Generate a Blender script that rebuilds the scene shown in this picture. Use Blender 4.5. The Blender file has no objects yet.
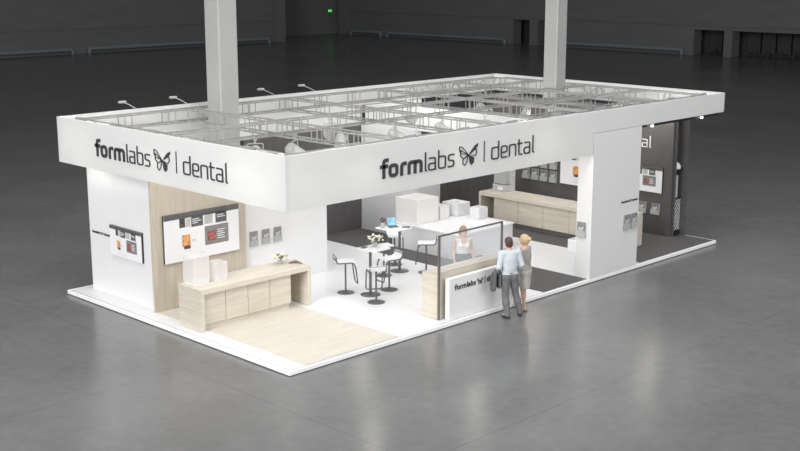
import bpy, math, random
import numpy as np
from mathutils import Vector, Matrix
random.seed(7)
PI = math.pi
C = bpy.context.scene.collection
SC = bpy.context.scene

# ------------------------------------------------------------------ camera
cd = bpy.data.cameras.new('camera'); cam = bpy.data.objects.new('camera', cd); C.objects.link(cam)
SC.camera = cam
cam.location = (-13.3269, -16.1941, 7.3827)
cam.rotation_euler = (PI/2 - 0.217264, 0, 0.784716 - PI/2)
cd.sensor_width = 36; cd.lens = 36*1187.27/800; cd.clip_end = 400

# ------------------------------------------------------------------ world, lights, exposure
w = bpy.data.worlds.new('world'); SC.world = w; w.use_nodes = True
w.node_tree.nodes['Background'].inputs[0].default_value = (0.98, 0.99, 1.0, 1)
w.node_tree.nodes['Background'].inputs[1].default_value = 0.11
def area(name, loc, size, power, col=(1, 1, 1), target=None):
    l = bpy.data.lights.new(name, 'AREA'); l.shape = 'RECTANGLE'; l.size, l.size_y = size; l.energy = power; l.color = col
    o = bpy.data.objects.new(name, l); C.objects.link(o); o.location = loc
    if target is not None:
        d = Vector(target) - Vector(loc); o.rotation_euler = d.to_track_quat('-Z', 'Y').to_euler()
    return o
area('hall_ceiling_light', (3, -2, 20), (28, 28), 6000)
area('side_fill_light', (-30, -6, 15), (16, 20), 12000, target=(3, 3, 1))  # unseen fill, added to brighten the sides that face left
area('front_fill_light', (4, -32, 14), (24, 14), 5200, target=(7, 3, 1))  # unseen fill, added to lift the front-facing fascia and walls
SC.view_settings.view_transform = 'Standard'; SC.view_settings.look = 'None'
SC.view_settings.exposure = 0.0; SC.view_settings.gamma = 1; SC.view_settings.use_curve_mapping = False

# ------------------------------------------------------------------ materials
def srgb(r, g, b):
    f = lambda c: (c/255/12.92) if c/255 <= 0.04045 else ((c/255+0.055)/1.055)**2.4
    return (f(r), f(g), f(b), 1)
MATS = {}
def mat(name, col, rough=0.6, metal=0.0, noise=0.0, nscale=20, stretch=(1, 1, 1), bump=0.0, spec=0.5, alpha=1.0, emit=0.0, trans=0.0, col2=None, ior=1.45, coat=0):
    if name in MATS: return MATS[name]
    m = bpy.data.materials.new(name); m.use_nodes = True; nt = m.node_tree; N = nt.nodes; L = nt.links
    b = N['Principled BSDF']
    b.inputs['Base Color'].default_value = col; b.inputs['Roughness'].default_value = rough
    b.inputs['Metallic'].default_value = metal; b.inputs['Specular IOR Level'].default_value = spec
    b.inputs['Alpha'].default_value = alpha; b.inputs['Transmission Weight'].default_value = trans; b.inputs['IOR'].default_value = ior
    b.inputs['Coat Weight'].default_value = coat
    if emit: b.inputs['Emission Color'].default_value = col; b.inputs['Emission Strength'].default_value = emit
    if noise or bump:
        tc = N.new('ShaderNodeTexCoord'); mp = N.new('ShaderNodeMapping'); mp.inputs['Scale'].default_value = stretch
        nz = N.new('ShaderNodeTexNoise'); nz.inputs['Scale'].default_value = nscale; nz.inputs['Detail'].default_value = 5
        L.new(tc.outputs['Object'], mp.inputs[0]); L.new(mp.outputs[0], nz.inputs['Vector'])
        if noise:
            rmp = N.new('ShaderNodeValToRGB')
            a = [max(0, c*(1-noise)) for c in col[:3]]+[1]; c2 = col2 or [min(1, c*(1+noise)) for c in col[:3]]+[1]
            rmp.color_ramp.elements[0].color = a; rmp.color_ramp.elements[1].color = c2
            rmp.color_ramp.elements[0].position = 0.3; rmp.color_ramp.elements[1].position = 0.7
            L.new(nz.outputs[0], rmp.inputs[0]); L.new(rmp.outputs[0], b.inputs['Base Color'])
        if bump:
            bp = N.new('ShaderNodeBump'); bp.inputs['Strength'].default_value = bump; bp.inputs['Distance'].default_value = 0.01
            L.new(nz.outputs[0], bp.inputs['Height']); L.new(bp.outputs[0], b.inputs['Normal'])
    MATS[name] = m
    return m
WHITE = mat('white_laminate', (0.80, 0.80, 0.805, 1), 0.45, noise=0.01, nscale=3)
PANEL = mat('white_wall_panel', (0.79, 0.79, 0.80, 1), 0.55, noise=0.01, nscale=2)
PIER = mat('off_white_wall_panel', (0.71, 0.71, 0.715, 1), 0.6, noise=0.01, nscale=2)
PLAT = mat('white_platform_floor', (0.76, 0.76, 0.77, 1), 0.4, noise=0.01, nscale=2)
EDGE = mat('gloss_white_edge', (0.95, 0.95, 0.95, 1), 0.3, noise=0.01)
GREYW = mat('pale_grey_panel', (0.68, 0.68, 0.69, 1), 0.5, noise=0.01)
DARKW = mat('charcoal_wall', (0.105, 0.101, 0.100, 1), 0.5, noise=0.08, nscale=9, stretch=(1, 1, .25))
CARPET = mat('charcoal_carpet', (0.112, 0.108, 0.107, 1), 0.95, noise=0.28, nscale=45, bump=.4, spec=.1)
BLACK = mat('black_paint', (0.03, 0.03, 0.031, 1), 0.4, noise=0.05)
INK = mat('charcoal_ink', (0.05, 0.05, 0.052, 1), 0.5, noise=.02)
DGREY = mat('dark_grey_print', (0.11, 0.11, 0.115, 1), 0.5, noise=.15, nscale=8)
MGREY = mat('mid_grey_print', (0.24, 0.235, 0.235, 1), 0.5, noise=.2, nscale=6)
LGREY = mat('light_grey_print', (0.5, 0.5, 0.51, 1), 0.5, noise=.1, nscale=9)
STEEL = mat('dark_steel', (0.12, 0.12, 0.122, 1), 0.35, metal=.2, noise=.04)
FRAME = mat('grey_brown_frame', (0.16, 0.15, 0.14, 1), 0.4, metal=.2, noise=.03)
TRUSS = mat('silver_truss', (0.27, 0.27, 0.267, 1), 0.5, metal=0.1, noise=.05)
LAMP = mat('pale_lamp_housing', (0.42, 0.42, 0.41, 1), 0.5, noise=.04)
LENS = mat('lit_lamp_lens', (1, 0.97, 0.9, 1), 0.3, emit=2.5)
COLM = mat('painted_concrete', (0.34, 0.34, 0.335, 1), 0.85, noise=.02, nscale=2)
HALLW = mat('hall_wall_panel', (0.235, 0.238, 0.242, 1), 0.7, noise=.06, nscale=.35, stretch=(1, 1, 6))
HALLD = mat('hall_recess_dark', (0.10, 0.10, 0.10, 1), 0.8, noise=.1, nscale=2)
PIPE = mat('hall_pipe_paint', (0.30, 0.33, 0.36, 1), 0.5, noise=.05)
SCREEN = mat('screen_white', (0.86, 0.86, 0.88, 1), 0.35, noise=.005)
ORANGE = mat('print_orange', (0.75, 0.33, 0.12, 1), 0.5, noise=.5, nscale=14)
REDBR = mat('print_red_brown', (0.35, 0.12, 0.10, 1), 0.5, noise=.5, nscale=14)
DARKPIC = mat('print_dark_photo', (0.10, 0.07, 0.08, 1), 0.5, noise=.7, nscale=14)
ACRY = mat('frosted_acrylic', (0.86, 0.84, 0.84, 1), 0.35, alpha=0.45, noise=.01)
ACRYB = mat('frosted_acrylic_warm', (0.86, 0.84, 0.82, 1), 0.35, alpha=0.85, noise=.01)
GLASS = mat('clear_glass', (0.80, 0.83, 0.87, 1), 0.05, alpha=0.22, noise=.005)
GREEN = mat('plant_green', (0.16, 0.22, 0.12, 1), 0.6, noise=.4, nscale=30)
PETAL = mat('cream_petals', (0.75, 0.73, 0.62, 1), 0.6, noise=.1, nscale=40)
TWIG = mat('brown_twig', (0.18, 0.13, 0.10, 1), 0.7, noise=.3, nscale=40)
VASE = mat('vase_glass', (0.55, 0.57, 0.55, 1), 0.15, alpha=.7, noise=.02)
BLUE = mat('laptop_screen_blue', (0.22, 0.50, 0.78, 1), 0.3, noise=.35, nscale=8)
SKIN = mat('skin', (0.62, 0.41, 0.32, 1), 0.55, noise=.04, nscale=12)
HAIRB = mat('brown_hair', (0.075, 0.045, 0.035, 1), 0.6, noise=.3, nscale=60, bump=.5)
HAIRY = mat('blond_hair', (0.52, 0.38, 0.22, 1), 0.6, noise=.2, nscale=60, bump=.5)
HAIRR = mat('light_auburn_hair', (0.33, 0.22, 0.14, 1), 0.6, noise=.25, nscale=60, bump=.5)
SHIRT = mat('pale_blue_shirt', (0.54, 0.58, 0.63, 1), 0.8, noise=.06, nscale=7, bump=.5)
BLOUSE = mat('white_blouse', (0.78, 0.77, 0.76, 1), 0.8, noise=.03, nscale=8, bump=.3)
TROUS = mat('grey_trousers', (0.15, 0.147, 0.15, 1), 0.85, noise=.15, nscale=8, bump=.4)
JACK = mat('dark_jacket', (0.11, 0.11, 0.112, 1), 0.85, noise=.2, nscale=10, bump=.5)
DRESS = mat('stone_dress', (0.50, 0.48, 0.44, 1), 0.85, noise=.08, nscale=9, bump=.4)
DRESS2 = mat('stone_jacket', (0.38, 0.36, 0.33, 1), 0.85, noise=.08, nscale=9, bump=.4)
SHOEB = mat('dark_leather', (0.04, 0.038, 0.037, 1), 0.4, noise=.1)
SHOEY = mat('ochre_shoes', (0.42, 0.36, 0.16, 1), 0.5, noise=.1)
LIP = mat('lips', (0.45, 0.15, 0.13, 1), 0.5, noise=.05)
EYE = mat('eyes', (0.03, 0.025, 0.02, 1), 0.3, noise=.05)
TEAL = mat('teal_print', (0.16, 0.32, 0.33, 1), 0.5, noise=.05)
EXITG = mat('exit_sign_green', (0.12, 0.9, 0.16, 1), 0.5, emit=.9)

def wood_mat(name, axis, base=(0.64, 0.585, 0.495), k=1.0):
    m = bpy.data.materials.new(name); m.use_nodes = True; nt = m.node_tree; N = nt.nodes; L = nt.links; b = N['Principled BSDF']
    tc = N.new('ShaderNodeTexCoord'); mp = N.new('ShaderNodeMapping')
    s = [9, 9, 9]; s['XYZ'.index(axis)] = 0.7; mp.inputs['Scale'].default_value = s
    nz = N.new('ShaderNodeTexNoise'); nz.inputs['Scale'].default_value = 1.4; nz.inputs['Detail'].default_value = 8; nz.inputs['Roughness'].default_value = .65
    L.new(tc.outputs['Object'], mp.inputs[0]); L.new(mp.outputs[0], nz.inputs['Vector'])
    r = N.new('ShaderNodeValToRGB'); r.color_ramp.elements[0].position = .3; r.color_ramp.elements[1].position = .72
    r.color_ramp.elements[0].color = [c*(1-.16*k) for c in base]+[1]; r.color_ramp.elements[1].color = [min(1, c*(1+.10*k)) for c in base]+[1]
    L.new(nz.outputs[0], r.inputs[0]); L.new(r.outputs[0], b.inputs['Base Color'])
    b.inputs['Roughness'].default_value = .5
    MATS[name] = m
    return m
WOODX = wood_mat('pale_oak_grain_x', 'X'); WOODY = wood_mat('pale_oak_grain_y', 'Y'); WOODZ = wood_mat('pale_oak_grain_upright', 'Z', (0.56, 0.50, 0.41))
WOODF = wood_mat('pale_oak_floor', 'X', (0.62, 0.58, 0.51), .9)

def fabric_fascia():
    m = bpy.data.materials.new('stretched_white_fabric'); m.use_nodes = True; nt = m.node_tree; N = nt.nodes; L = nt.links
    b = N['Principled BSDF']; b.inputs['Roughness'].default_value = .7
    tc = N.new('ShaderNodeTexCoord'); nz = N.new('ShaderNodeTexNoise'); nz.inputs['Scale'].default_value = 1.5
    r = N.new('ShaderNodeValToRGB'); r.color_ramp.elements[0].color = (.79, .79, .79, 1); r.color_ramp.elements[1].color = (.82, .82, .82, 1)
    L.new(tc.outputs['Object'], nz.inputs['Vector']); L.new(nz.outputs[0], r.inputs[0]); L.new(r.outputs[0], b.inputs['Base Color'])
    t = N.new('ShaderNodeBsdfTranslucent'); t.inputs[0].default_value = (.85, .85, .82, 1)
    mx = N.new('ShaderNodeMixShader'); mx.inputs[0].default_value = .24
    L.new(b.outputs[0], mx.inputs[1]); L.new(t.outputs[0], mx.inputs[2]); L.new(mx.outputs[0], N['Material Output'].inputs[0])
    MATS[m.name] = m
    return m
FASC = fabric_fascia()

def floor_mat():
    m = bpy.data.materials.new('polished_concrete'); m.use_nodes = True; nt = m.node_tree; N = nt.nodes; L = nt.links; b = N['Principled BSDF']
    tc = N.new('ShaderNodeTexCoord')
    n1 = N.new('ShaderNodeTexNoise'); n1.inputs['Scale'].default_value = .22; n1.inputs['Detail'].default_value = 8; n1.inputs['Roughness'].default_value = .6
    n2 = N.new('ShaderNodeTexNoise'); n2.inputs['Scale'].default_value = 5; n2.inputs['Detail'].default_value = 8
    L.new(tc.outputs['Object'], n1.inputs['Vector']); L.new(tc.outputs['Object'], n2.inputs['Vector'])
    mx = N.new('ShaderNodeMix'); mx.data_type = 'FLOAT'; mx.inputs[0].default_value = .3
    L.new(n1.outputs[0], mx.inputs[2]); L.new(n2.outputs[0], mx.inputs[3])
    r = N.new('ShaderNodeValToRGB'); r.color_ramp.elements[0].position = .35; r.color_ramp.elements[1].position = .65
    r.color_ramp.elements[0].color = (.118, .119, .121, 1); r.color_ramp.elements[1].color = (.168, .168, .169, 1)
    L.new(mx.outputs[0], r.inputs[0])
    br = N.new('ShaderNodeTexBrick'); br.offset = 0; br.inputs['Scale'].default_value = 1; br.inputs['Brick Width'].default_value = 6.2
    br.inputs['Row Height'].default_value = 6.2; br.inputs['Mortar Size'].default_value = .012; br.inputs['Mortar Smooth'].default_value = .6
    br.inputs['Color1'].default_value = br.inputs['Color2'].default_value = (1, 1, 1, 1); br.inputs['Mortar'].default_value = (.72, .72, .72, 1)
    mp = N.new('ShaderNodeMapping'); mp.inputs['Location'].default_value = (1.1, 4.4, 0)
    L.new(tc.outputs['Object'], mp.inputs[0]); L.new(mp.outputs[0], br.inputs['Vector'])
    mul = N.new('ShaderNodeMix'); mul.data_type = 'RGBA'; mul.blend_type = 'MULTIPLY'; mul.inputs[0].default_value = 1
    L.new(r.outputs[0], mul.inputs[6]); L.new(br.outputs[0], mul.inputs[7]); L.new(mul.outputs[2], b.inputs['Base Color'])
    rr = N.new('ShaderNodeMapRange'); rr.inputs['To Min'].default_value = .14; rr.inputs['To Max'].default_value = .32
    L.new(n1.outputs[0], rr.inputs[0]); L.new(rr.outputs[0], b.inputs['Roughness'])
    b.inputs['Specular IOR Level'].default_value = .5
    return m
FLOORM = floor_mat()

# ------------------------------------------------------------------ mesh helpers
class MB:
    def __init__(s): s.v = []; s.f = []
    def add(s, vs, fs):
        n = len(s.v); s.v += [tuple(v) for v in vs]; s.f += [tuple(i+n for i in f) for f in fs]; return s
    def box(s, x0, x1, y0, y1, z0, z1):
        x0, x1 = sorted((x0, x1)); y0, y1 = sorted((y0, y1)); z0, z1 = sorted((z0, z1))
        v = [(x, y, z) for z in (z0, z1) for y in (y0, y1) for x in (x0, x1)]
        return s.add(v, [(0, 2, 3, 1), (4, 5, 7, 6), (0, 1, 5, 4), (2, 6, 7, 3), (0, 4, 6, 2), (1, 3, 7, 5)])
    def tube(s, pts, r, n=8, closed=False, cap=True):
        P = [Vector(p) for p in pts]; k = len(P); rs = r if isinstance(r, (list, tuple)) else [r]*k
        rings = []; prev = None
        for i in range(k):
            a = P[(i-1) % k] if (closed or i > 0) else P[0]; b = P[(i+1) % k] if (closed or i < k-1) else P[-1]
            d = (b-a).normalized()
            if prev is None:
                up = Vector((0, 0, 1)) if abs(d.z) < .9 else Vector((1, 0, 0)); u = d.cross(up).normalized()
            else: u = (prev - d*prev.dot(d)).normalized()
            prev = u; w_ = d.cross(u)
            rings.append([P[i] + rs[i]*(math.cos(2*PI*j/n)*u + math.sin(2*PI*j/n)*w_) for j in range(n)])
        fs = []
        for i in range(k if closed else k-1):
            i2 = (i+1) % k
            for j in range(n): fs.append((i*n+j, i*n+(j+1) % n, i2*n+(j+1) % n, i2*n+j))
        if cap and not closed: fs += [tuple(range(n))[::-1], tuple((k-1)*n+j for j in range(n))]
        return s.add([v for r_ in rings for v in r_], fs)
    def lathe(s, prof, n=24, c=(0, 0, 0), axis='Z'):
        vs = []
        for r, z in prof:
            for j in range(n):
                a = 2*PI*j/n; p = (r*math.cos(a), r*math.sin(a), z)
                if axis == 'Y': p = (p[0], -p[2], p[1])
                vs.append((c[0]+p[0], c[1]+p[1], c[2]+p[2]))
        fs = [(i*n+j, i*n+(j+1) % n, (i+1)*n+(j+1) % n, (i+1)*n+j) for i in range(len(prof)-1) for j in range(n)]
        fs += [tuple(range(n))[::-1], tuple((len(prof)-1)*n+j for j in range(n))]
        return s.add(vs, fs)
    def prism(s, poly, o, u, v, t):
        """poly of (a,b) in plane o + a*u + b*v, extruded along u x v by t"""
        o, u, v = Vector(o), Vector(u), Vector(v); nrm = u.cross(v).normalized(); k = len(poly)
        area_ = sum(poly[i][0]*poly[(i+1) % k][1]-poly[(i+1) % k][0]*poly[i][1] for i in range(k))
        if area_ < 0: poly = poly[::-1]
        a = [o+u*p[0]+v*p[1] for p in poly]; b = [q+nrm*t for q in a]
        return s.add(a+b, [tuple(range(k))[::-1], tuple(range(k, 2*k))]+[(i, (i+1) % k, k+(i+1) % k, k+i) for i in range(k)])
    def stroke(s, pts, wd, o, u, v, t, closed=False):
        k = len(pts); P = [Vector((p[0], p[1])) for p in pts]; Lf = []; Rt = []
        for i in range(k):
            d1 = (P[i]-P[i-1]).normalized() if (i > 0 or closed) else None
            d2 = (P[(i+1) % k]-P[i]).normalized() if (i < k-1 or closed) else None
            d1 = d1 or d2; d2 = d2 or d1
            n1 = Vector((-d1.y, d1.x)); n2 = Vector((-d2.y, d2.x)); m = (n1+n2)
            m = m/max(.6, m.dot(n1)) if m.length > 1e-6 else n1
            Lf.append(P[i]+m*wd/2); Rt.append(P[i]-m*wd/2)
        o, u, v = Vector(o), Vector(u), Vector(v); nrm = u.cross(v).normalized()
        def q(p, h): return o+u*p.x+v*p.y+nrm*h
        vs = []
        for i in range(k): vs += [q(Lf[i], 0), q(Rt[i], 0), q(Rt[i], t), q(Lf[i], t)]
        fs = []
        for i in range(k if closed else k-1):
            a = 4*i; b = 4*((i+1) % k)
            for j in range(4): fs.append((a+j, a+(j+1) % 4, b+(j+1) % 4, b+j))
        if not closed: fs += [(0, 1, 2, 3), (4*k-1, 4*k-2, 4*k-3, 4*k-4)]
        return s.add(vs, fs)

def obj(name, mb, m, parent=None, world=False, smooth=False, bevel=0):
    me = bpy.data.meshes.new(name)
    off = Vector(parent_loc(parent)) if (world and parent) else Vector((0, 0, 0))
    me.from_pydata([(v[0]-off.x, v[1]-off.y, v[2]-off.z) for v in mb.v], [], mb.f); me.update()
    import bmesh
    bm = bmesh.new(); bm.from_mesh(me); bmesh.ops.recalc_face_normals(bm, faces=bm.faces); bm.to_mesh(me); bm.free()
    me.materials.append(m)
    if smooth:
        me.polygons.foreach_set('use_smooth', [True]*len(me.polygons))
        try: me.set_sharp_from_angle(angle=math.radians(40))
        except Exception: pass
    o = bpy.data.objects.new(name, me); C.objects.link(o)
    if parent: o.parent = parent
    if bevel:
        b = o.modifiers.new('bevel', 'BEVEL'); b.width = bevel; b.segments = 2; b.limit_method = 'ANGLE'
    return o
def parent_loc(p):
    l = Vector((0, 0, 0))
    while p is not None: l += p.location; p = p.parent
    return l
def tag(o, label, cat, group=None, kind=None):
    o['label'] = label; o['category'] = cat
    if group: o['group'] = group
    if kind: o['kind'] = kind
    return o
def thing(name, label, cat, loc=(0, 0, 0), rotz=0, group=None):
    o = bpy.data.objects.new(name, None); o.empty_display_size = .1; C.objects.link(o)
    o.location = loc; o.rotation_euler = (0, 0, rotz)
    return tag(o, label, cat, group)
def struct(name, mb, m):
    o = obj(name, mb, m); o['kind'] = 'structure'; return o
def copy_tree(o, parent=None):
    c = o.copy(); C.objects.link(c); c.parent = parent
    for ch in list(o.children): copy_tree(ch, c)
    return c
def rounded(pts, r, closed=False, n=4):
    out = []; k = len(pts)
    for i, p in enumerate(pts):
        if not closed and i in (0, k-1): out.append(p); continue
        a = Vector(pts[i-1]); b = Vector(p); c = Vector(pts[(i+1) % k])
        r1 = min(r, (a-b).length*.48, (c-b).length*.48)
        s_ = b+(a-b).normalized()*r1; e = b+(c-b).normalized()*r1
        for j in range(n+1):
            t = j/n; out.append(tuple((1-t)**2*s_+2*t*(1-t)*b+t*t*e))
    return out

# ------------------------------------------------------------------ lettering: "formlabs [butterfly] | dental"
XH, AS = .27, .39
def glyphs(bold_all=False):
    """list of (kind, points, width, closed) in metres, baseline z=0, x from 0 to 4.71"""
    G = []; TH = .030; BD = .072
    def g(ch, x0, x1, bold):
        t = BD if bold else (TH if not bold_all else .07); a = x0+t/2; b = x1-t/2; z0 = t/2; z1 = XH-t/2; R = .05 if not bold else .07
        G.append([]); A = lambda pts, c=False: G[-1].append((rounded(pts, R, c), t, c))
        mid = XH*.53
        if ch == 'o': A([(a, z0), (b, z0), (b, z1), (a, z1)], True)
        if ch == 'f': xm = a+.05; A([(x1, AS-t/2), (xm, AS-t/2), (xm, 0)]); A([(x0-.01, XH-t/2), (x1-.01, XH-t/2)])
        if ch == 'r': A([(a, 0), (a, z1), (x1, z1)])
        if ch == 'm':
            m_ = (a+b)/2; A([(a, 0), (a, z1), (b, z1), (b, 0)]); A([(m_, z1), (m_, 0)])
        if ch == 'n': A([(a, 0), (a, z1), (b, z1), (b, 0)])
        if ch == 'l': A([(a, AS), (a, z0), (x1, z0)])
        if ch == 'a': A([(x0+.02, z1), (b, z1), (b, z0), (a, z0), (a, mid), (b, mid)]); A([(b, z0+.04), (b, 0)])
        if ch == 'b': A([(a, AS), (a, z0), (b, z0), (b, z1), (a, z1)])
        if ch == 'd': A([(b, AS), (b, z0), (a, z0), (a, z1), (b, z1)])
        if ch == 's': A([(x1, z1), (a, z1), (a, mid), (b, mid-.01), (b, z0), (x0, z0)])
        if ch == 'e': A([(x1-.01, z0), (a, z0), (a, z1), (b, z1), (b, mid-.02), (a, mid-.02)])
        if ch == 't': A([(a+.02, XH+.08), (a+.02, z0), (x1, z0)]); A([(x0-.02, XH-t/2), (x1, XH-t/2)])
    for ch, x0, x1, b in (('f', 0, .21, 1), ('o', .22, .48, 1), ('r', .54, .71, 1), ('m', .745, 1.16, 1), ('l', 1.235, 1.29, 0), ('a', 1.33, 1.55, 0),
                          ('b', 1.62, 1.85, 0), ('s', 1.91, 2.10, 0), ('d', 3.26, 3.51, 0), ('e', 3.57, 3.79, 0), ('n', 3.84, 4.08, 0), ('t', 4.14, 4.29, 0), ('a', 4.34, 4.56, 0), ('l', 4.64, 4.70, 0)):
        g(ch, x0, x1, b)
    return G
def lettering(o, u, parent, m=INK, scale=1.0, thick=.02, bold_all=False):
    """o = baseline start, u = reading direction; v is up"""
    u = Vector(u)*scale; v = Vector((0, 0, 1))*scale
    for gl in glyphs(bold_all):
        a = MB()
        for pts, t, c in gl: a.stroke(pts, t, o, u, v, thick, c)
        obj('letter', a, m, parent, world=True)
    d = MB(); d.stroke([(3.03, -.01), (3.03, .43)], .014 if not bold_all else .03, o, u, v, thick)
    obj('divider_line', d, m, parent, world=True)
    e = MB(); X = 2.24
    F = lambda pts: e.prism([(X+p[0], p[1]) for p in pts], o, u, v, thick)
    S = lambda pts, w_=.014, c=True: e.stroke([(X+p[0], p[1]) for p in pts], w_, o, u, v, thick, c)
    F([(.33, .22), (.49, .365), (.585, .405), (.575, .34), (.48, .29)])                       # right fore wing, dark half
    S([(.31, .19), (.53, .30), (.555, .22), (.50, .15)])                                       # right fore wing, open half
    F([(.31, .18), (.36, .165), (.47, .12), (.46, .02), (.39, -.03), (.34, .03)])              # right hind wing
    S([(.29, .20), (.10, .37), (.02, .39), (.015, .31), (.06, .24)])                           # left fore wing, outline
    S([(.28, .19), (.06, .31), (.05, .20), (.14, .12)])
    S([(.28, .17), (.13, .12), (.12, .03), (.18, -.02), (.24, .04)])                           # left hind wing, outline
    F([(.20, .25), (.28, .215), (.32, .17), (.28, .15), (.24, .19)])                           # body
    obj('butterfly_emblem', e, m, parent, world=True)

# ------------------------------------------------------------------ hall
struct('floor', MB().box(-60, 90, -60, 90, -.3, -.1), FLOORM)
struct('wall_left', MB().box(-60, 60.6, 75, 75.6, -.1, 13).box(60.6, 61.8, 74.6, 82, -.1, 13), HALLW)
struct('wall_back', MB().box(60.6, 78, 82, 82.6, -.1, 13), HALLW)
r = MB()
ys = [(-60, 27.0), (33.75, 34.5), (37.3, 52.0), (53.85, 54.85), (56.85, 79.9)]
for a, b in ys: r.box(75, 76.2, a, b, -.1, 13)
for a, b in ((27.0, 33.75), (34.5, 37.3), (52.0, 53.85), (54.85, 56.85)): r.box(75, 76.2, a, b, 2.0 if a < 40 else 2.2, 13)
r.box(74.5, 76.2, 79.9, 80.9, -.1, 13)
struct('wall_right', r, HALLW)
b_ = MB().box(78, 78.3, 20, 60, -.1, 4); struct('wall_service', b_, HALLD)
for i, (a, b, n) in enumerate(((27.0, 33.75, 5), (34.5, 37.3, 2), (52.0, 53.85, 1), (54.85, 56.85, 2))):
    m_ = MB()
    for k in range(n): y = a+(b-a)*(k+.5)/n; m_.box(77.4, 77.46, y-(b-a)/n*.42, y+(b-a)/n*.42, .15, 2.3)
    for k in range(n): y = a+(b-a)*(k+1)/(n+1); m_.box(76.9, 76.98, y-.04, y+.04, -.1, .5)
    o = struct('door_%d' % (i+1), m_, HALLD)
struct('trim_1', MB().box(-60, 60.6, 74.93, 75, 1.95, 2.0), HALLW)
struct('trim_2', MB().box(74.93, 75, -60, 79.9, 2.35, 2.4), HALLW)
def pipe(pts, label):
    o = tag(obj('wall_pipe', MB().tube(rounded(pts, .5, n=5), .17, 10), PIPE, smooth=True), label, 'pipe', 'heating pipes along the hall walls')
    return o
pipe([(-20, 74.7, .28), (38.6, 74.7, .28), (38.6, 74.7, -.1)], 'blue-grey floor pipe along the left hall wall, running out of the left frame edge')
pipe([(40.2, 74.7, -.1), (40.2, 74.7, .28), (59.8, 74.7, .28), (59.8, 74.7, -.1)], 'blue-grey floor pipe along the left hall wall, passing behind the left column')
pipe([(74.7, 79.2, -.1), (74.7, 79.2, .28), (74.7, 74.6, .28), (74.7, 74.6, -.1)], 'short dark floor pipe just right of the green exit sign')
pipe([(74.7, 73.6, -.1), (74.7, 73.6, .28), (74.7, 57.6, .28), (74.7, 57.6, -.1)], 'long floor pipe ending left of the two dark doorways at centre')
pipe([(74.7, 51.6, -.1), (74.7, 51.6, .28), (74.7, 38.2, .28), (74.7, 38.2, -.1)], 'long floor pipe along the right hall wall, ending beside the right doorways')
es = thing('exit_sign', 'small lit green exit sign on the far dark wall', 'sign', (74.1, 81.95, 2.2), 0)
obj('housing', MB().box(-.3, .3, -.06, .04, 0, .3), BLACK, es)
sgn = MB().box(-.27, .27, -.075, -.062, .03, .27); obj('lit_face', sgn, EXITG, es)
pic = MB().prism([(-.2, .12), (-.08, .12), (-.08, .2), (.04, .15)][::-1], (0, -.08, 0), (1, 0, 0), (0, 0, 1), .004).box(.1, .2, -.084, -.08, .06, .22); obj('pictogram', pic, SCREEN, es)

# columns
def column(x, y, wd, label):
    h = wd/2; ch = .03
    poly = [(-h+ch, -h), (h-ch, -h), (h, -h+ch), (h, h-ch), (h-ch, h), (-h+ch, h), (-h, h-ch), (-h, -h+ch)]
    return tag(obj('hall_column', MB().prism([(x+a, y+b) for a, b in poly], (0, 0, .001), (1, 0, 0), (0, 1, 0), 13), COLM), label, 'column', 'tall square hall columns')
column(3.95, 7.1, .56, 'tall square pale grey column rising through the left half of the booth')
column(14.80, 5.45, .48, 'tall square pale grey column rising at the right half of the booth, behind the dark wall')

# ------------------------------------------------------------------ platform
L_, W_ = 15.11, 8.0
pf = thing('booth_platform', 'low white stand platform with bright white edge on the concrete floor', 'platform', (L_/2, W_/2, -.1))
obj('deck', MB().box(.0705, L_-.0505, .0705, W_-.0505, -.085, 0), PLAT, pf, world=True)
e = MB()
for x0, x1, y0, y1 in ((0, L_, 0, .05), (0, L_, W_-.05, W_), (0, .05, .05, W_-.05), (L_-.05, L_, .05, W_-.05)): e.box(x0, x1, y0, y1, -.085, 0)
obj('edge_strip', e, EDGE, pf, world=True, bevel=.006)
e = MB()
for x0, x1, y0, y1 in ((.0505, L_-.0505, .0505, .07), (.0505, .07, .0705, W_-.0505)): e.box(x0, x1, y0, y1, -.084, -.004)
obj('edge_groove', e, DGREY, pf, world=True)
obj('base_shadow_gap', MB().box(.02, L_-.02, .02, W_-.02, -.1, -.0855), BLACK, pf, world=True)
def flat(name, x0, x1, y0, y1, m, label, cat, t=.006, planks=False):
    o = obj(name, MB().box(x0, x1, y0, y1, 0, t), m); tag(o, label, cat); return o
flat('oak_floor_inlay', .43, 2.92, .0705, 4.96, WOODF, 'pale oak floor area in front of the wooden wall at the booth corner', 'flooring')
flat('charcoal_carpet_strip', 7.62, 9.29, .0705, 7.94, CARPET, 'charcoal carpet strip running from behind the bar tables to the two visitors', 'carpet')
flat('charcoal_carpet_strip', 11.53, 15.05, .0705, 7.92, CARPET, 'dark charcoal carpet at the right end before the charcoal wall', 'carpet')

# ------------------------------------------------------------------ partitions
def wall(name, mb, m, label, cat='wall panel'): return tag(obj(name, mb, m), label, cat)
wall('partition_wall', MB().box(.49, .59, 5.04, 7.68, .004, 3.0), PANEL, 'white left end wall carrying a small screen and small lettering')
wall('partition_wall', MB().prism([(2.9, 5.04), (4.1, 5.04), (4.1, 5.06), (5.43, 5.06), (5.43, 5.15), (4.75, 5.15), (4.75, 7.68), (4.65, 7.68), (4.65, 5.15), (2.9, 5.15)], (0, 0, .004), (1, 0, 0), (0, 1, 0), 2.8), PANEL, 'long white wall right of the wooden wall, with three leaflet holders')
wall('storage_back_wall', MB().box(.59, 4.65, 7.58, 7.68, .004, 3.0), PANEL, 'white back wall of the storage room at the left column')
wall('oak_feature_wall', MB().box(.39, 2.89, 4.97, 5.035, .006, 3.0), WOODZ, 'tall pale oak feature wall behind the left wooden desk, with large screen')
wall('charcoal_back_wall', MB().box(5.2, 9.29, 7.955, 7.995, .007, 3.0), DARKW, 'charcoal back wall seen left of the tall pale grey wall')
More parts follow.
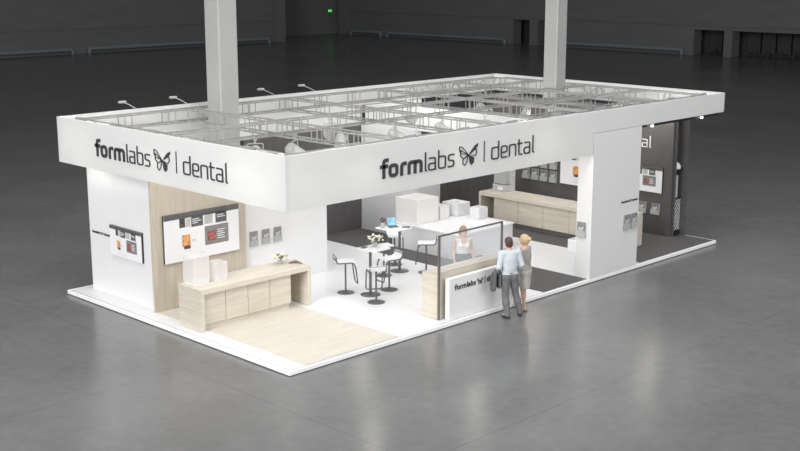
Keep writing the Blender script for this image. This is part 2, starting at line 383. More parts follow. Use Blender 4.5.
wall('partition_wall', MB().box(9.30, 9.40, 5.85, 7.94, .004, 3.0), GREYW, 'tall pale grey cross wall rising behind the blue laptop table')
wall('partition_wall', MB().box(9.46, 11.65, 7.86, 7.94, .007, 3.51), PANEL, 'white back wall between the cross wall and the far charcoal corner')
wall('low_partition', MB().box(9.47, 12.3, 7.70, 7.80, .007, 1.9), GREYW, 'low pale grey panel standing before the white back wall')
wall('charcoal_back_wall', MB().box(11.66, 14.48, 7.86, 7.95, .007, 2.9), DARKW, 'charcoal back wall above the low white boxes, left of the oak counter')
wall('charcoal_side_wall', MB().box(14.5, 14.575, 1.12, 7.84, .007, 3.5), DARKW, 'long charcoal wall behind the far oak counter, with white lettering and screens')
wall('partition_pier', MB().box(9.3, 11.26, .002, .43, .004, 3.51), PIER, 'broad white wall block at the front edge right of the two visitors')
wall('hanging_banner', MB().box(11.5, 11.56, .7, 7.85, 2.6, 3.30), PANEL, 'long white banner hanging under the ceiling truss above the aisle')

# ------------------------------------------------------------------ fascia
fs = thing('header_fascia', 'white fabric header fascia running round the top of the booth', 'fascia', (L_/2, W_/2, 3.01))
ZB, ZM, ZT = 3.01, 3.52, 4.03
fp = obj('front_panel', MB().prism([(0, ZB), (9.28, ZB), (9.28, ZM), (L_, ZM), (L_, ZT), (0, ZT)], (0, .05, 0), (1, 0, 0), (0, 0, 1), .05), FASC, fs, world=True)
lp = obj('left_panel', MB().box(0, .05, .05, W_-.05, ZB, ZT), FASC, fs, world=True)
obj('back_panel', MB().prism([(0, ZB), (9.34, ZB), (9.34, ZM), (L_, ZM), (L_, ZT), (0, ZT)], (0, W_, 0), (1, 0, 0), (0, 0, 1), .05), FASC, fs, world=True)
obj('right_panel', MB().box(L_-.05, L_, .05, W_-.05, ZM, ZT), FASC, fs, world=True)
obj('soffit_beam', MB().box(11.40, 14.98, .08, .20, 3.44, 3.53), BLACK, fs, world=True)
lettering((2.35, -.001, 3.32), (1, 0, 0), fp)
lettering((-.001, 6.40, 3.32), (0, -1, 0), lp)

# ------------------------------------------------------------------ truss
def truss_beam(p, q, s=.29):
    p, q = Vector(p), Vector(q); d = (q-p).normalized(); n = Vector((-d.y, d.x, 0)); ln = (q-p).length; h = s/2; mb = MB()
    cs = [n*h+Vector((0, 0, h)), -n*h+Vector((0, 0, h)), n*h-Vector((0, 0, h)), -n*h-Vector((0, 0, h))]
    for c in cs: mb.tube([p+c, q+c], .020, 6)
    k = max(2, round(ln/1.2)); st = ln/k
    for i in range(k+1):
        for t in ((-.09, .09) if 0 < i < k else (0,)):
            a = p+d*(i*st+t)
            mb.tube([a+cs[0], a+cs[2]], .013, 5); mb.tube([a+cs[1], a+cs[3]], .013, 5); mb.tube([a+cs[0], a+cs[1]], .011, 5); mb.tube([a+cs[2], a+cs[3]], .011, 5)
    for i in range(k):
        a = p+d*(i*st+.11); b = p+d*((i+1)*st-.11)
        if i % 2: mb.tube([a+cs[0], b+cs[1]], .010, 5); mb.tube([a+cs[2], b+cs[3]], .010, 5)
        else: mb.tube([a+cs[1], b+cs[0]], .010, 5); mb.tube([a+cs[3], b+cs[2]], .010, 5)
    return mb
def zigzag(p, q, s=.26):
    p, q = Vector(p), Vector(q); k = round((q-p).length/.3); mb = MB(); z = Vector((0, 0, s/2))
    d = (q-p).normalized(); n = Vector((-d.y, d.x, 0))*s/2
    mb.tube([p.lerp(q, i/k)+(z if i % 2 else -z)-n for i in range(k+1)], .014, 5)
    return mb
ZC = 3.81
tr = thing('ceiling_truss', 'silver box truss grid inside the top of the white fascia', 'truss', (L_/2, W_/2, 3.66))
x0, x1, y0, y1 = .34, 14.80, .34, 7.66
for p, q in (((x0, y0), (x1, y0)), ((x0, y1), (x1, y1)), ((x0, y0+.2), (x0, y1-.2)), ((x1, y0+.2), (x1, 5.06)), ((x1, 5.84), (x1, y1-.2))):
    obj('perimeter_beam', truss_beam((*p, ZC), (*q, ZC)), TRUSS, tr, world=True)
for X in (3.3, 6.45, 9.65, 12.7): obj('cross_beam', truss_beam((X, y0+.2, ZC), (X, y1-.2, ZC)), TRUSS, tr, world=True)
obj('cross_beam', truss_beam((x0+.2, 4.35, ZC-.005), (x1-.2, 4.35, ZC-.005)), TRUSS, tr, world=True)
for X0, X1, Y in ((9.8, 14.6, 2.3), (9.8, 14.6, 6.1)): obj('cross_beam', truss_beam((X0, Y, ZC), (X1, Y, ZC)), TRUSS, tr, world=True)
obj('diagonal_bracing', zigzag((10.6, y1, ZC), (14.6, y1, ZC)), TRUSS, tr, world=True)
obj('diagonal_bracing', zigzag((x1, 3.0, ZC), (x1, 4.6, ZC)), TRUSS, tr, world=True)
for X in (1.8, 3.3, 4.9, 6.45, 8.0, 9.65, 11.2, 12.7, 14.2):
    obj('edge_clamp', MB().box(X-.10, X+.10, .055, .22, 3.955, 4.045).tube([(X-.14, .13, 4.04), (X+.14, .13, 4.04)], .035, 8), TRUSS, tr, world=True)
for Y in (1.2, 2.8, 4.35, 5.8, 7.2):
    obj('edge_clamp', MB().box(.055, .22, Y-.10, Y+.10, 3.955, 4.045).tube([(.13, Y-.14, 4.04), (.13, Y+.14, 4.04)], .035, 8), TRUSS, tr, world=True)

# lamps hanging from the truss
def stage_lamp(x, y, z, yaw, tilt, label, lit=False, s=1.0):
    t = thing('stage_lamp', label, 'lamp', (x, y, z), yaw, 'round stage lamps hanging in the ceiling truss')
    obj('clamp', MB().tube([(0, 0, .0), (0, 0, -.10)], .022, 8).box(-.04, .04, -.04, .04, -.02, .06), LAMP, t)
    obj('yoke', MB().tube(rounded([(-.125*s, 0, -.26*s), (-.125*s, 0, -.10), (.125*s, 0, -.10), (.125*s, 0, -.26*s)], .04), .014, 8), LAMP, t, smooth=True)
    M = Matrix.Translation((0, 0, -.26*s)) @ Matrix.Rotation(tilt, 4, 'X')
    def tf(mb): mb.v = [tuple(M @ Vector(v)) for v in mb.v]; return mb
    h = tf(MB().lathe([(.03*s, .17*s), (.07*s, .165*s), (.105*s, .10*s), (.115*s, -.02*s), (.13*s, -.10*s), (.13*s, -.13*s), (.112*s, -.13*s), (.10*s, -.10*s)], 20))
    ho = obj('lamp_head', h, LAMP, t, smooth=True)
    obj('lens', tf(MB().lathe([(.002, -.112*s), (.10*s, -.112*s), (.10*s, -.104*s), (.002, -.104*s)], 20)), LENS if lit else LGREY, ho)
    for q in (.125, -.13): obj('barn_door', tf(MB().box(-.12*s, .12*s, q*s, (q+.005)*s, -.24*s, -.13*s)), LAMP, ho)
    return t
lamps = [(2.85, 4.495, 'lamp beside the left column foot, near the fascia top', 1), (3.75, 4.205, 'lamp over the dark gap at the front left', 0),
         (5.4, 4.495, 'lamp on the middle truss, between dark gap and first cross wall', 0), (6.95, 4.205, 'lamp above the bold first word of the front fascia', 0),
         (6.305, 5.9, 'lamp on the second cross truss near the back', 0), (8.6, 4.205, 'lamp on the middle truss, left of the butterfly emblem', 1), (9.505, 3.55, 'lamp above the divider line of the front fascia', 0),
         (9.505, 6.2, 'lamp at the back of the third cross truss', 1), (12.3, 4.495, 'lamp left of the right column foot', 0), (12.555, 6.3, 'lamp at the back of the last cross truss', 1),
         (1.5, 7.515, 'lamp on the back truss above the left fascia logo', 0), (13.6, 4.495, 'lamp in front of the right column foot', 0)]
for i, (x, y, lb, lit) in enumerate(lamps):
    stage_lamp(x, y, 3.585, (-.6, .5, 2.4, -2.2)[i % 4], (.7, -.9, .5, 1.0)[i % 4], 'pale round stage '+lb, bool(lit), 1.4 if i in (0, 1) else 1.15)

def arm_lamp(x, label):
    t = thing('arm_floodlight', label, 'floodlight', (x+.52, 7.97, 4.03), 0, 'small arm floodlights on the back fascia')
    obj('arm', MB().tube([(0, .02, 0), (-.02, .30, .08), (-.05, .50, .12)], .012, 6), LAMP, t)
    obj('lamp_head', MB().box(-.15, .04, .47, .58, .09, .15), LAMP, t, bevel=.02)
for x, lb in ((1.55, 'small arm floodlight on the back fascia, leftmost of the four'), (3.0, 'small arm floodlight on the back fascia, just left of the left column'),
              (5.75, 'small arm floodlight on the back fascia, first right of the left column'), (7.15, 'small arm floodlight on the back fascia, rightmost of the four')): arm_lamp(x, lb)
def under_lamp(x, label):
    t = thing('soffit_spotlight', label, 'spotlight', (x, .03, 3.515), 0, 'small spotlights under the raised front fascia')
    obj('bracket', MB().box(-.03, .03, -.03, .03, -.03, 0), LAMP, t)
    obj('lamp_head', MB().lathe([(.02, -.02), (.035, -.03), (.04, -.07), (.03, -.08)], 14), LENS, t)
for x, lb in ((11.75, 'small bright spotlight under the raised fascia beside the broad white wall'), (14.05, 'small bright spotlight under the raised fascia near its right end')): under_lamp(x, lb)
def point(name, loc, power, r=.06, col=(1, .96, .86)):
    l = bpy.data.lights.new(name, 'POINT'); l.energy = power; l.shadow_soft_size = r; l.color = col
    o = bpy.data.objects.new(name, l); C.objects.link(o); o.location = loc
for p, e_ in (((.30, 7.2, 3.45), 35), ((.30, 1.15, 3.5), 60), ((.32, 4.2, 3.5), 10), ((1.75, .30, 3.5), 35), ((4.6, .32, 3.5), 10), ((7.35, .28, 3.5), 50)): point('fascia_glow_lamp', p, e_)
for p in ((2.2, 6.4, 3.5), (5.2, 6.6, 3.5), (8.0, 6.6, 3.5), (11.0, 6.7, 3.6), (13.8, 6.8, 3.6), (14.1, 1.3, 3.6), (5.0, 3.0, 3.5), (8.2, 2.6, 3.5)): point('interior_fill_light', p, 17, .15)  # fill added to brighten the booth interior, set apart from the lamp heads
for p, e_ in (((11.75, .14, 3.36), 3), ((14.05, .16, 3.36), 3), ((13.7, 2.0, 3.3), 16), ((13.4, 5.0, 3.2), 18), ((12.3, 4.0, 3.1), 12)): point('soffit_and_fill_light', p, e_, .08)  # light of the soffit spotlights, plus fill added in front of the charcoal wall

# ------------------------------------------------------------------ screens, holders
def screen(base, u, wd, ht, label, depth=.05):
    """base = lower left corner (as read) of the screen's back, u = reading direction"""
    u = Vector(u); v = Vector((0, 0, 1)); n = u.cross(v)
    t = thing('wall_screen', label, 'screen', Vector(base)+u*wd/2, 0, 'wall screens with the same web page')
    o = Vector(base)
    def slab(x0, x1, z0, z1, d0, d1):
        m = MB(); m.prism([(x0*wd, z0*ht), (x1*wd, z0*ht), (x1*wd, z1*ht), (x0*wd, z1*ht)], o+n*d0, u, v, d1-d0); return m
    obj('casing', slab(0, 1, 0, 1, 0, depth), BLACK, t, world=True)
    pg = obj('page', slab(0, 1, 0, 1, depth, depth+.004), SCREEN, t, world=True)
    d = depth+.004
    obj('header_band', slab(0, 1, .89, 1, d, d+.003), DGREY, pg, world=True)
    obj('photo', slab(.20, .275, .70, .90, d, d+.003), DARKPIC, pg, world=True)
    obj('photo', slab(.285, .345, .70, .88, d, d+.003), LGREY, pg, world=True)
    obj('text_tile', slab(.355, .51, .68, .90, d, d+.003), DGREY, pg, world=True)
    obj('photo', slab(.53, .64, .69, .91, d, d+.003), LGREY, pg, world=True)
    obj('text_tile', slab(.68, .83, .68, .91, d, d+.003), DGREY, pg, world=True)
    obj('photo', slab(.23, .335, .29, .54, d, d+.003), ORANGE, pg, world=True)
    obj('photo', slab(.25, .335, .24, .31, d+.003, d+.005), DARKPIC, pg, world=True)
    obj('text_tile', slab(.53, .85, .24, .64, d, d+.003), MGREY, pg, world=True)
    obj('photo', slab(.565, .68, .32, .53, d+.003, d+.005), REDBR, pg, world=True)
    tx = MB()
    def line(x0, x1, z, h=.014, dd=d):
        tx.prism([(x0*wd, z*ht), (x1*wd, z*ht), (x1*wd, (z+h)*ht), (x0*wd, (z+h)*ht)], o+n*dd, u, v, .003)
    for z in (.40, .37): line(.36, .41, z)
    line(.22, .52, .105, .008)
    obj('text_lines', tx, LGREY, pg, world=True)
    tx = MB()
    for a, b, z in ((.37, .46, .83), (.37, .49, .79), (.37, .44, .75), (.70, .79, .83), (.70, .81, .79)): line(a, b, z, .015, d+.003)
    for k in range(5): line(.70, .80-.02*(k % 2), .52-.045*k, .015, d+.003)
    obj('text_lines', tx, SCREEN, pg, world=True)
    return t
screen((.65, 4.965, 1.04), (1, 0, 0), 2.0, 1.06, 'large white screen on the oak feature wall behind the left desk')
screen((.485, 6.74, 1.0), (0, -1, 0), 1.27, .68, 'small white screen on the white left end wall')
screen((14.495, 4.86, 1.05), (0, -1, 0), 2.0, 1.05, 'white screen on the charcoal wall over the far oak counter')
screen((14.495, 2.70, 1.20), (0, -1, 0), 1.32, .70, 'small white screen at the right end of the charcoal wall')

def holder(pos, u, label, group, parts=True, wd=.23, ht=.34):
    u = Vector(u); v = Vector((0, 0, 1)); n = u.cross(v); t = thing('leaflet_holder', label, 'leaflet holder', pos, 0, group); o = Vector(pos)
    def slab(x0, x1, z0, z1, d0, d1): return MB().prism([(x0*wd, z0*ht), (x1*wd, z0*ht), (x1*wd, z1*ht), (x0*wd, z1*ht)], o+n*d0, u, v, d1-d0)
    obj('back_plate', slab(-.5, .5, 0, 1, 0, .012), LGREY, t, world=True)
    obj('leaflets', slab(-.44, .44, .05, 1.03, .014, .035), MGREY, t, world=True)
    obj('pocket', slab(-.5, .5, 0, .45, .037, .045), VASE, t, world=True)
    p = MB().prism([(-.3*wd, .5*ht), (0, .42*ht), (.32*wd, .62*ht), (.28*wd, .78*ht), (0, .66*ht), (-.25*wd, .7*ht)], o+n*.0355, u, v, .003); obj('cover_print', p, LGREY, t, world=True)
for x, lb in ((3.15, 'left'), (3.50, 'middle'), (3.85, 'right')): holder((x, 5.035, 1.01), (1, 0, 0), 'grey leaflet holder right of the oak wall, %s one of the three' % lb, 'leaflet holders in a row on the white wall')
for k, zz in enumerate((1.02, 1.42)):
    for i, y in enumerate((6.18, 5.84, 5.50, 5.15)):
        holder((14.495, y, zz), (0, -1, 0), 'grey leaflet holder on the charcoal wall, %s row, %s from the left' % (('lower', 'upper')[k], ('first', 'second', 'third', 'fourth')[i]), 'leaflet holders in two rows on the charcoal wall', wd=.26)
for y, lb in ((2.02, 'left'), (1.58, 'right')): holder((14.495, y, .58), (0, -1, 0), 'grey leaflet holder low on the charcoal wall, %s one under the small screen' % lb, 'leaflet holders under the small screen', wd=.27, ht=.31)
for x, lb in ((10.74, 'left'), (11.05, 'right')): holder((x, -.003, 1.0), (1, 0, 0), 'grey leaflet holder on the broad white wall block, %s one of its pair' % lb, 'leaflet holders on the white wall block', wd=.27, ht=.36)
holder((9.295, .27, 1.0), (0, -1, 0), 'single grey leaflet holder on the narrow left side of the white wall block', None, wd=.26, ht=.36)

def sign(base, u, scale, label, m, bold=True, th=.008):
    t = thing('wall_lettering', label, 'lettering', base)
    lettering(base, u, t, m, scale, th, bold)
sign((.485, 7.56, 1.37), (0, -1, 0), .155, 'tiny black lettering on the white left end wall, left of the screen', INK)
sign((10.50, -.002, 1.68), (1, 0, 0), .145, 'tiny black lettering on the broad white wall block above its leaflet holders', INK)
sign((14.495, 5.80, 2.42), (0, -1, 0), .85, 'large white lettering on the charcoal wall at the right end', SCREEN, False, .02)

# ------------------------------------------------------------------ oak desks
def desk(base, ln, rot, label, n=4, dp=.80, ht=.90, flip=False):
    """local: x along length, y depth (front at 0), z up"""
    t = thing('oak_desk', label, 'desk', base, rot, None); T = .075
    obj('worktop', MB().box(0, ln, 0, dp, ht-.11, ht), WOODX, t, bevel=.004)
    for a in (0, ln-T): obj('end_panel', MB().box(a, a+T, 0, dp, .006, ht-.111), WOODY, t, bevel=.004)
    obj('plinth', MB().box(*((T+.45, ln-T-.01) if flip else (T+.01, ln-T-.45)), .13, dp-.10, .006, .11), FRAME if flip else WOODX, t)
    c0, c1 = (T+.42, ln-T-.01) if flip else (T+.01, ln-T-.42)
    obj('cabinet_carcass', MB().box(c0, c1, .14, dp-.08, .115, ht-.112), WOODX, t)
    for k in range(n):
        a = c0+(c1-c0)*k/n; b = c0+(c1-c0)*(k+1)/n
        d = obj('door', MB().box(a+.006, b-.006, .09, .138, .125, ht-.135), WOODX, t, bevel=.003)
        obj('finger_pull', MB().box(a+.03, b-.03, .096, .1, ht-.15, ht-.135), FRAME, d)
    obj('back_panel', MB().box(*((T+.002, c0-.002) if flip else (c1+.002, ln-T-.002)), dp-.06, dp-.02, .006, ht-.112), WOODX, t)
desk((.26, 3.08, 0), 2.93, 0, 'pale oak desk with four doors in front of the oak feature wall')
desk((12.35, 6.20, .006), 5.1, -PI/2, 'long pale oak counter standing before the charcoal wall, partly behind the white wall block', n=5, flip=True)

# frosted boxes
def acrylic(x0, y0, wx, wy, z, h, label, m=None, group=None, name='frosted_display_box'):
    t = thing(name, label, 'display box', (x0+wx/2, y0+wy/2, z), 0, group); m = m or ACRY
    w_ = .012; X, Y = wx/2, wy/2
    obj('cover', MB().box(-X, X, -Y, Y, .03, h), m, t, bevel=.01)
    obj('base_tray', MB().box(-X+.02, X-.02, -Y+.02, Y-.02, 0, .028), WHITE, t)
acrylic(.36, 3.46, .40, .38, .90, .60, 'tall frosted white box on the left end of the left oak desk')
acrylic(.88, 3.40, .30, .30, .90, .40, 'shorter frosted white box on the left oak desk, right of the tall one')

# meeting block
t = thing('display_plinth', 'long low white display plinth behind the receptionist, bearing frosted boxes', 'plinth', (9.45, 4.6, 0))
obj('body', MB().box(8.40, 10.55, 3.42, 5.80, .006, .64), GREYW, t, world=True, bevel=.005)
obj('top', MB().box(8.38, 10.57, 3.40, 5.82, .641, .68), WHITE, t, world=True, bevel=.006)
acrylic(8.48, 4.95, .82, .80, .68, .66, 'largest warm white frosted box on the low plinth, behind the laptop', ACRYB)
acrylic(9.40, 4.98, .36, .42, .68, .36, 'small warm white frosted box right of the largest box on the plinth', ACRYB)
acrylic(9.98, 4.90, .52, .56, .68, .36, 'middle grey frosted box at the rear of the plinth, against the charcoal wall', GREYW)
acrylic(10.10, 4.22, .36, .34, .68, .32, 'smallest grey frosted box at the plinth end near the far oak counter', GREYW)
acrylic(11.13, 1.62, .36, .42, .001, .36, 'low white cube on the floor beside the white wall block', WHITE)

# printer on the far counter
t = thing('desktop_machine', 'pale grey desktop machine standing on the left end of the far oak counter', 'machine', (12.95, 5.75, .906))
obj('body', MB().box(-.22, .22, -.24, .24, 0, .20).box(.0, .22, -.24, .24, .20, .62), LGREY, t, bevel=.015)
obj('hood', MB().box(-.20, -.005, -.22, .22, .23, .58), VASE, t)
obj('front_plate', MB().box(-.228, -.222, -.14, .05, .05, .15), SCREEN, t)
t = thing('model_figure', 'tiny white model standing beside the grey machine on the far counter', 'model', (12.9, 6.1, .906))
obj('body', MB().lathe([(.04, 0), (.045, .03), (.02, .06), (.035, .11), (.03, .16), (.008, .18)], 12), SCREEN, t, smooth=True)

# ------------------------------------------------------------------ shelf tower at right end
t = thing('display_tower', 'narrow black open display tower at the right end of the charcoal wall', 'display tower', (14.83, 1.4, .007))
obj('side_panel', MB().box(14.60, 14.64, 1.06, 1.44, .007, 3.48), DARKW, t, world=True)
obj('side_panel', MB().box(14.98, 15.05, .95, 1.44, .007, 3.48), DARKW, t, world=True)
obj('back_board', MB().box(14.641, 14.979, 1.34, 1.40, .007, 3.48), DARKW, t, world=True)
for z in (.12, 1.08, 1.88, 3.40): obj('shelf', MB().box(14.641, 14.979, 1.06, 1.335, z-.03, z), BLACK, t, world=True)
lt = MB()
for k in range(14):
    for j in range(5):
        z0 = .17+k*.062; xa = 14.66+j*.062
        lt.stroke([(xa, z0), (xa+.06, z0+.06)] if (k+j) % 2 else [(xa+.06, z0), (xa, z0+.06)], .016, (0, 1.10, 0), (1, 0, 0), (0, 0, 1), .01)
o = obj('lattice_sample', lt, SCREEN); tag(o, 'white lattice sample standing in the bottom bay of the black tower', 'sample')
t = thing('model_figure', 'white dental model lying on the upper shelf of the black tower', 'model', (14.80, 1.19, 1.881))
obj('body', MB().lathe([(.13, 0), (.14, .05), (.11, .12), (.07, .16), (.03, .19)], 14), SCREEN, t, smooth=True)
obj('tip', MB().box(.05, .17, -.05, .05, 0, .08), SCREEN, t, bevel=.02)
tag(obj('poster_card', MB().box(14.68, 14.84, 1.12, 1.14, 1.083, 1.70), LGREY), 'narrow pale card standing on the middle shelf of the black tower', 'card')

# ------------------------------------------------------------------ reception counter + glass screen
t = thing('reception_counter', 'pale oak reception counter with white lettered front panel at the booth edge', 'counter', (5.5, .55, 0))
obj('body', MB().box(4.345, 6.75, .30, .77, .006, .98), WOODX, t, world=True, bevel=.004)
obj('end_panel', MB().box(4.325, 4.344, .30, .77, .006, .98), WOODY, t, world=True)
obj('ledge', MB().box(4.34, 6.75, .30, .52, .981, 1.03), WOODX, t, world=True, bevel=.004)
fp = obj('front_panel', MB().box(4.46, 6.75, .10, .22, .006, .90), WHITE, t, world=True, bevel=.006)
obj('spacer', MB().box(4.6, 6.7, .221, .255, .1, .85), FRAME, t, world=True)
lettering((4.62, .099, .63), (1, 0, 0), fp, INK, .32, .01, True)
t = thing('glass_screen', 'clear glass screen in a thin dark frame in front of the reception counter', 'screen', (5.33, .275, 0))
obj('post', MB().box(4.30, 4.345, .257, .297, .006, 1.84), FRAME, t, world=True)
obj('post', MB().box(6.32, 6.365, .257, .297, .006, 1.84), FRAME, t, world=True)
obj('top_rail', MB().box(4.346, 6.319, .262, .292, 1.81, 1.84), FRAME, t, world=True)
obj('pane', MB().box(4.346, 6.319, .272, .280, 1.06, 1.809), GLASS, t, world=True)

# ------------------------------------------------------------------ bar tables and stools
def disc(r, h0=.0): return MB().lathe([(r, h0), (r, h0+.008), (r*.9, h0+.014), (.03, h0+.022)], 32)
def bar_table(x, y, label, h, ox, oy, rot=0.0):
    t = thing('bar_table', label, 'table', (x, y, 0), rot, 'white bar tables')
    obj('base', disc(.23), STEEL, t, smooth=True)
    obj('column', MB().tube([(0, 0, .02), (0, 0, 1.07)], .032, 14), STEEL, t, smooth=True)
    obj('tabletop', MB().prism(rounded([(ox-h, oy-h), (ox+h, oy-h), (ox+h, oy+h), (ox-h, oy+h)], .05, True), (0, 0, 1.071), (1, 0, 0), (0, 1, 0), .028), WHITE, t)
bar_table(4.68, 2.74, 'white square bar table with a bouquet, nearer of the two', .275, .07, -.05)
bar_table(6.66, 3.78, 'white square bar table with the blue laptop, farther of the two', .33, -.10, .10)
def stool(x, y, rot, label):
    t = thing('bar_stool', label, 'stool', (x, y, 0), rot, 'white low-back bar stools'); hs = .74
    obj('base', disc(.20), STEEL, t, smooth=True)
    obj('column', MB().tube([(0, 0, .02), (0, 0, hs-.02)], .022, 12), STEEL, t, smooth=True)
    # seat: rounded pad, upturned at the back (-x)
    prof = [(-.25, .14), (-.232, .06), (-.19, .015), (-.13, 0), (.20, .0)]
    prof = rounded([(a, b) for a, b in prof], .03)
    m = MB(); vs = []; n = len(prof)
    for (a, b) in prof:
        for yy, zz in ((-.17, 0), (-.17, .022), (.17, .022), (.17, 0)): vs.append((a - (.018 if a < -.2 else 0)*(zz > 0), yy, hs+b+zz))
    fs = []
    for i in range(n-1):
        for j in range(4): fs.append((4*i+j, 4*i+(j+1) % 4, 4*i+4+(j+1) % 4, 4*i+4+j))
    fs += [(0, 1, 2, 3), (4*n-1, 4*n-2, 4*n-3, 4*n-4)]; m.add(vs, fs)
    obj('seat', m, WHITE, t, bevel=.008)
    loop = rounded([(-.25, -.185, hs+.14), (-.235, -.185, hs-.005), (.15, -.185, hs-.005), (.20, -.185, hs-.10), (.25, -.185, .24), (.25, .185, .24), (.20, .185, hs-.10), (.15, .185, hs-.005), (-.235, .185, hs-.005), (-.25, .185, hs+.14)], .06)
    obj('footrest_loop', MB().tube(loop, .016, 8, closed=True), STEEL, t, smooth=True)
stool(4.40, 3.27, -.55, 'white bar stool nearest the long white wall, leftmost of all')
stool(4.34, 2.20, 1.0, 'white bar stool nearest the front edge, in front of the bouquet table')
stool(5.28, 2.74, 2.9, 'white bar stool right of the bouquet table')
stool(6.09, 3.75, -.3, 'white bar stool between the two bar tables')
stool(7.03, 4.33, -2.2, 'white bar stool behind the laptop table, on the side of the carpet strip')
stool(7.02, 3.22, 2.3, 'white bar stool right of the laptop table, nearest the receptionist')

# table-top objects
def bouquet(loc, label, n=26, r=.13, h=.24, mflower=PETAL):
    t = thing('flower_bouquet', label, 'flowers', loc)
    obj('vase', MB().lathe([(.035, 0), (.05, .02), (.055, .09), (.04, .13), (.048, .14)], 16), VASE, t, smooth=True)
    st = MB(); bl = MB(); rnd = random.Random(3)
    for i in range(n):
        a = rnd.uniform(0, 2*PI); q = r*math.sqrt(rnd.random()); z = h-.5*q+rnd.uniform(-.03, .03); x, y = q*math.cos(a), q*math.sin(a)
        st.tube([(x*.1, y*.1, .02), (x*.35, y*.35, .14), (x, y, z-.01)], .003, 4)
        bl.lathe([(.004, -.02), (.018, -.008), (.026, .006), (.018, .016), (.004, .012)], 8, (x, y, z))
    lf = MB()
    for i in range(22):
        a = rnd.uniform(0, 2*PI); q = rnd.uniform(.04, r); z = rnd.uniform(.13, h-.04); x, y = q*math.cos(a), q*math.sin(a)
        lf.add([(x*.3, y*.3, z-.05), (x*.8-y*.18, y*.8+x*.18, z), (x*1.15, y*1.15, z+.01), (x*.8+y*.18, y*.8-x*.18, z)], [(0, 1, 2, 3)])
    lf.v = lf.v
    obj('stems', st, GREEN, t); obj('leaves', lf, GREEN, t); obj('blossoms', bl, mflower, t, smooth=True)
bouquet((4.80, 2.72, 1.099), 'cream flower bouquet in a glass vase on the nearer bar table', 34, .19, .29)
bouquet((6.35, 4.05, 1.099), 'small brownish flower bunch in a vase beside the blue laptop', 14, .08, .22, TWIG)
bouquet((2.80, 3.66, .90), 'small white and green plant arrangement on the right end of the left oak desk', 40, .19, .25)
t = thing('twig_bundle', 'brown twig bundle lying beside the plant on the left oak desk', 'twigs', (3.02, 3.42, .903)); m = MB()
for i in range(12):
    rr = random.Random(i); a = rr.uniform(-.8, .6); m.tube([(0-.1, .1, .012), (.0+rr.uniform(-.04, .05), rr.uniform(-.05, .05), .05+rr.uniform(-.03, .04)), (.12*math.cos(a), -.12+.05*math.sin(a), .015)], .005, 4)
obj('twigs', m, TWIG, t)
def device(loc, rot, label):
    t = thing('tablet', label, 'tablet', loc, rot)
    obj('body', MB().box(-.10, .10, -.06, .06, 0, .010), BLACK, t, bevel=.003)
    obj('display', MB().box(-.088, .088, -.05, .05, .0101, .012), DGREY, t)
device((4.60, 2.86, 1.099), .4, 'dark tablet lying left of the bouquet on the nearer bar table')
t = thing('laptop', 'open laptop with blue screen on the farther bar table', 'laptop', (6.58, 3.92, 1.099), -.35)
obj('base', MB().box(-.12, .12, -.09, .09, 0, .016), DGREY, t, bevel=.003)
lid = MB(); lid.prism([(-.12, 0), (.12, 0), (.12, .20), (-.12, .20)], (0, .095, .016), (1, 0, 0), (0, .28, .96), .008); ld = obj('lid', lid, DGREY, t)
sc_ = MB(); sc_.prism([(-.113, .008), (.113, .008), (.113, .195), (-.113, .195)], (0, .086, .018), (1, 0, 0), (0, .28, .96), .002); obj('display', sc_, BLUE, ld)
device((6.78, 3.68, 1.099), -.9, 'dark tablet lying in front of the blue laptop on the farther bar table')

# ------------------------------------------------------------------ people: implicit surfaces
def surf_net(F, org, h):
    sh = tuple(n-1 for n in F.shape); acc = np.zeros(sh+(3,)); cnt = np.zeros(sh)
    for ax in range(3):
        oth = [i for i in range(3) if i != ax]
        for a in (0, 1):
            for b in (0, 1):
                o0 = [0, 0, 0]; o0[oth[0]] = a; o0[oth[1]] = b; o1 = list(o0); o1[ax] += 1
                f0 = F[tuple(slice(o0[i], o0[i]+sh[i]) for i in range(3))]; f1 = F[tuple(slice(o1[i], o1[i]+sh[i]) for i in range(3))]
                cr = (f0 < 0) != (f1 < 0); t = np.where(cr, f0/np.where(cr, f0-f1, 1), 0)
                for i in range(3): acc[..., i] += np.where(cr, o0[i]+(t if i == ax else 0), 0)
                cnt += cr
    M = cnt > 0; idx = -np.ones(sh, int); idx[M] = np.arange(M.sum())
    ii = np.argwhere(M); V = (ii+acc[M]/cnt[M][:, None])*h+np.array(org); Fs = []
    for ax in range(3):
        b, c = [i for i in range(3) if i != ax]
        if ax == 1: b, c = c, b
        s0 = [slice(1, F.shape[i]-1) for i in range(3)]; s0[ax] = slice(0, F.shape[ax]-1); s1 = list(s0); s1[ax] = slice(1, F.shape[ax])
        f0 = F[tuple(s0)]; f1 = F[tuple(s1)]; cr = (f0 < 0) != (f1 < 0); P = np.argwhere(cr)+np.array([0 if i == ax else 1 for i in range(3)])
        eb = np.eye(3, dtype=int)[b]; ec = np.eye(3, dtype=int)[c]
        q = [idx[tuple((P-eb*i-ec*j).T)] for i, j in ((1, 1), (0, 1), (0, 0), (1, 0))]; q = np.stack(q, 1)
        flip = ~(f0[cr] < 0); q[flip] = q[flip][:, ::-1]; Fs.append(q)
    return V, np.concatenate(Fs)
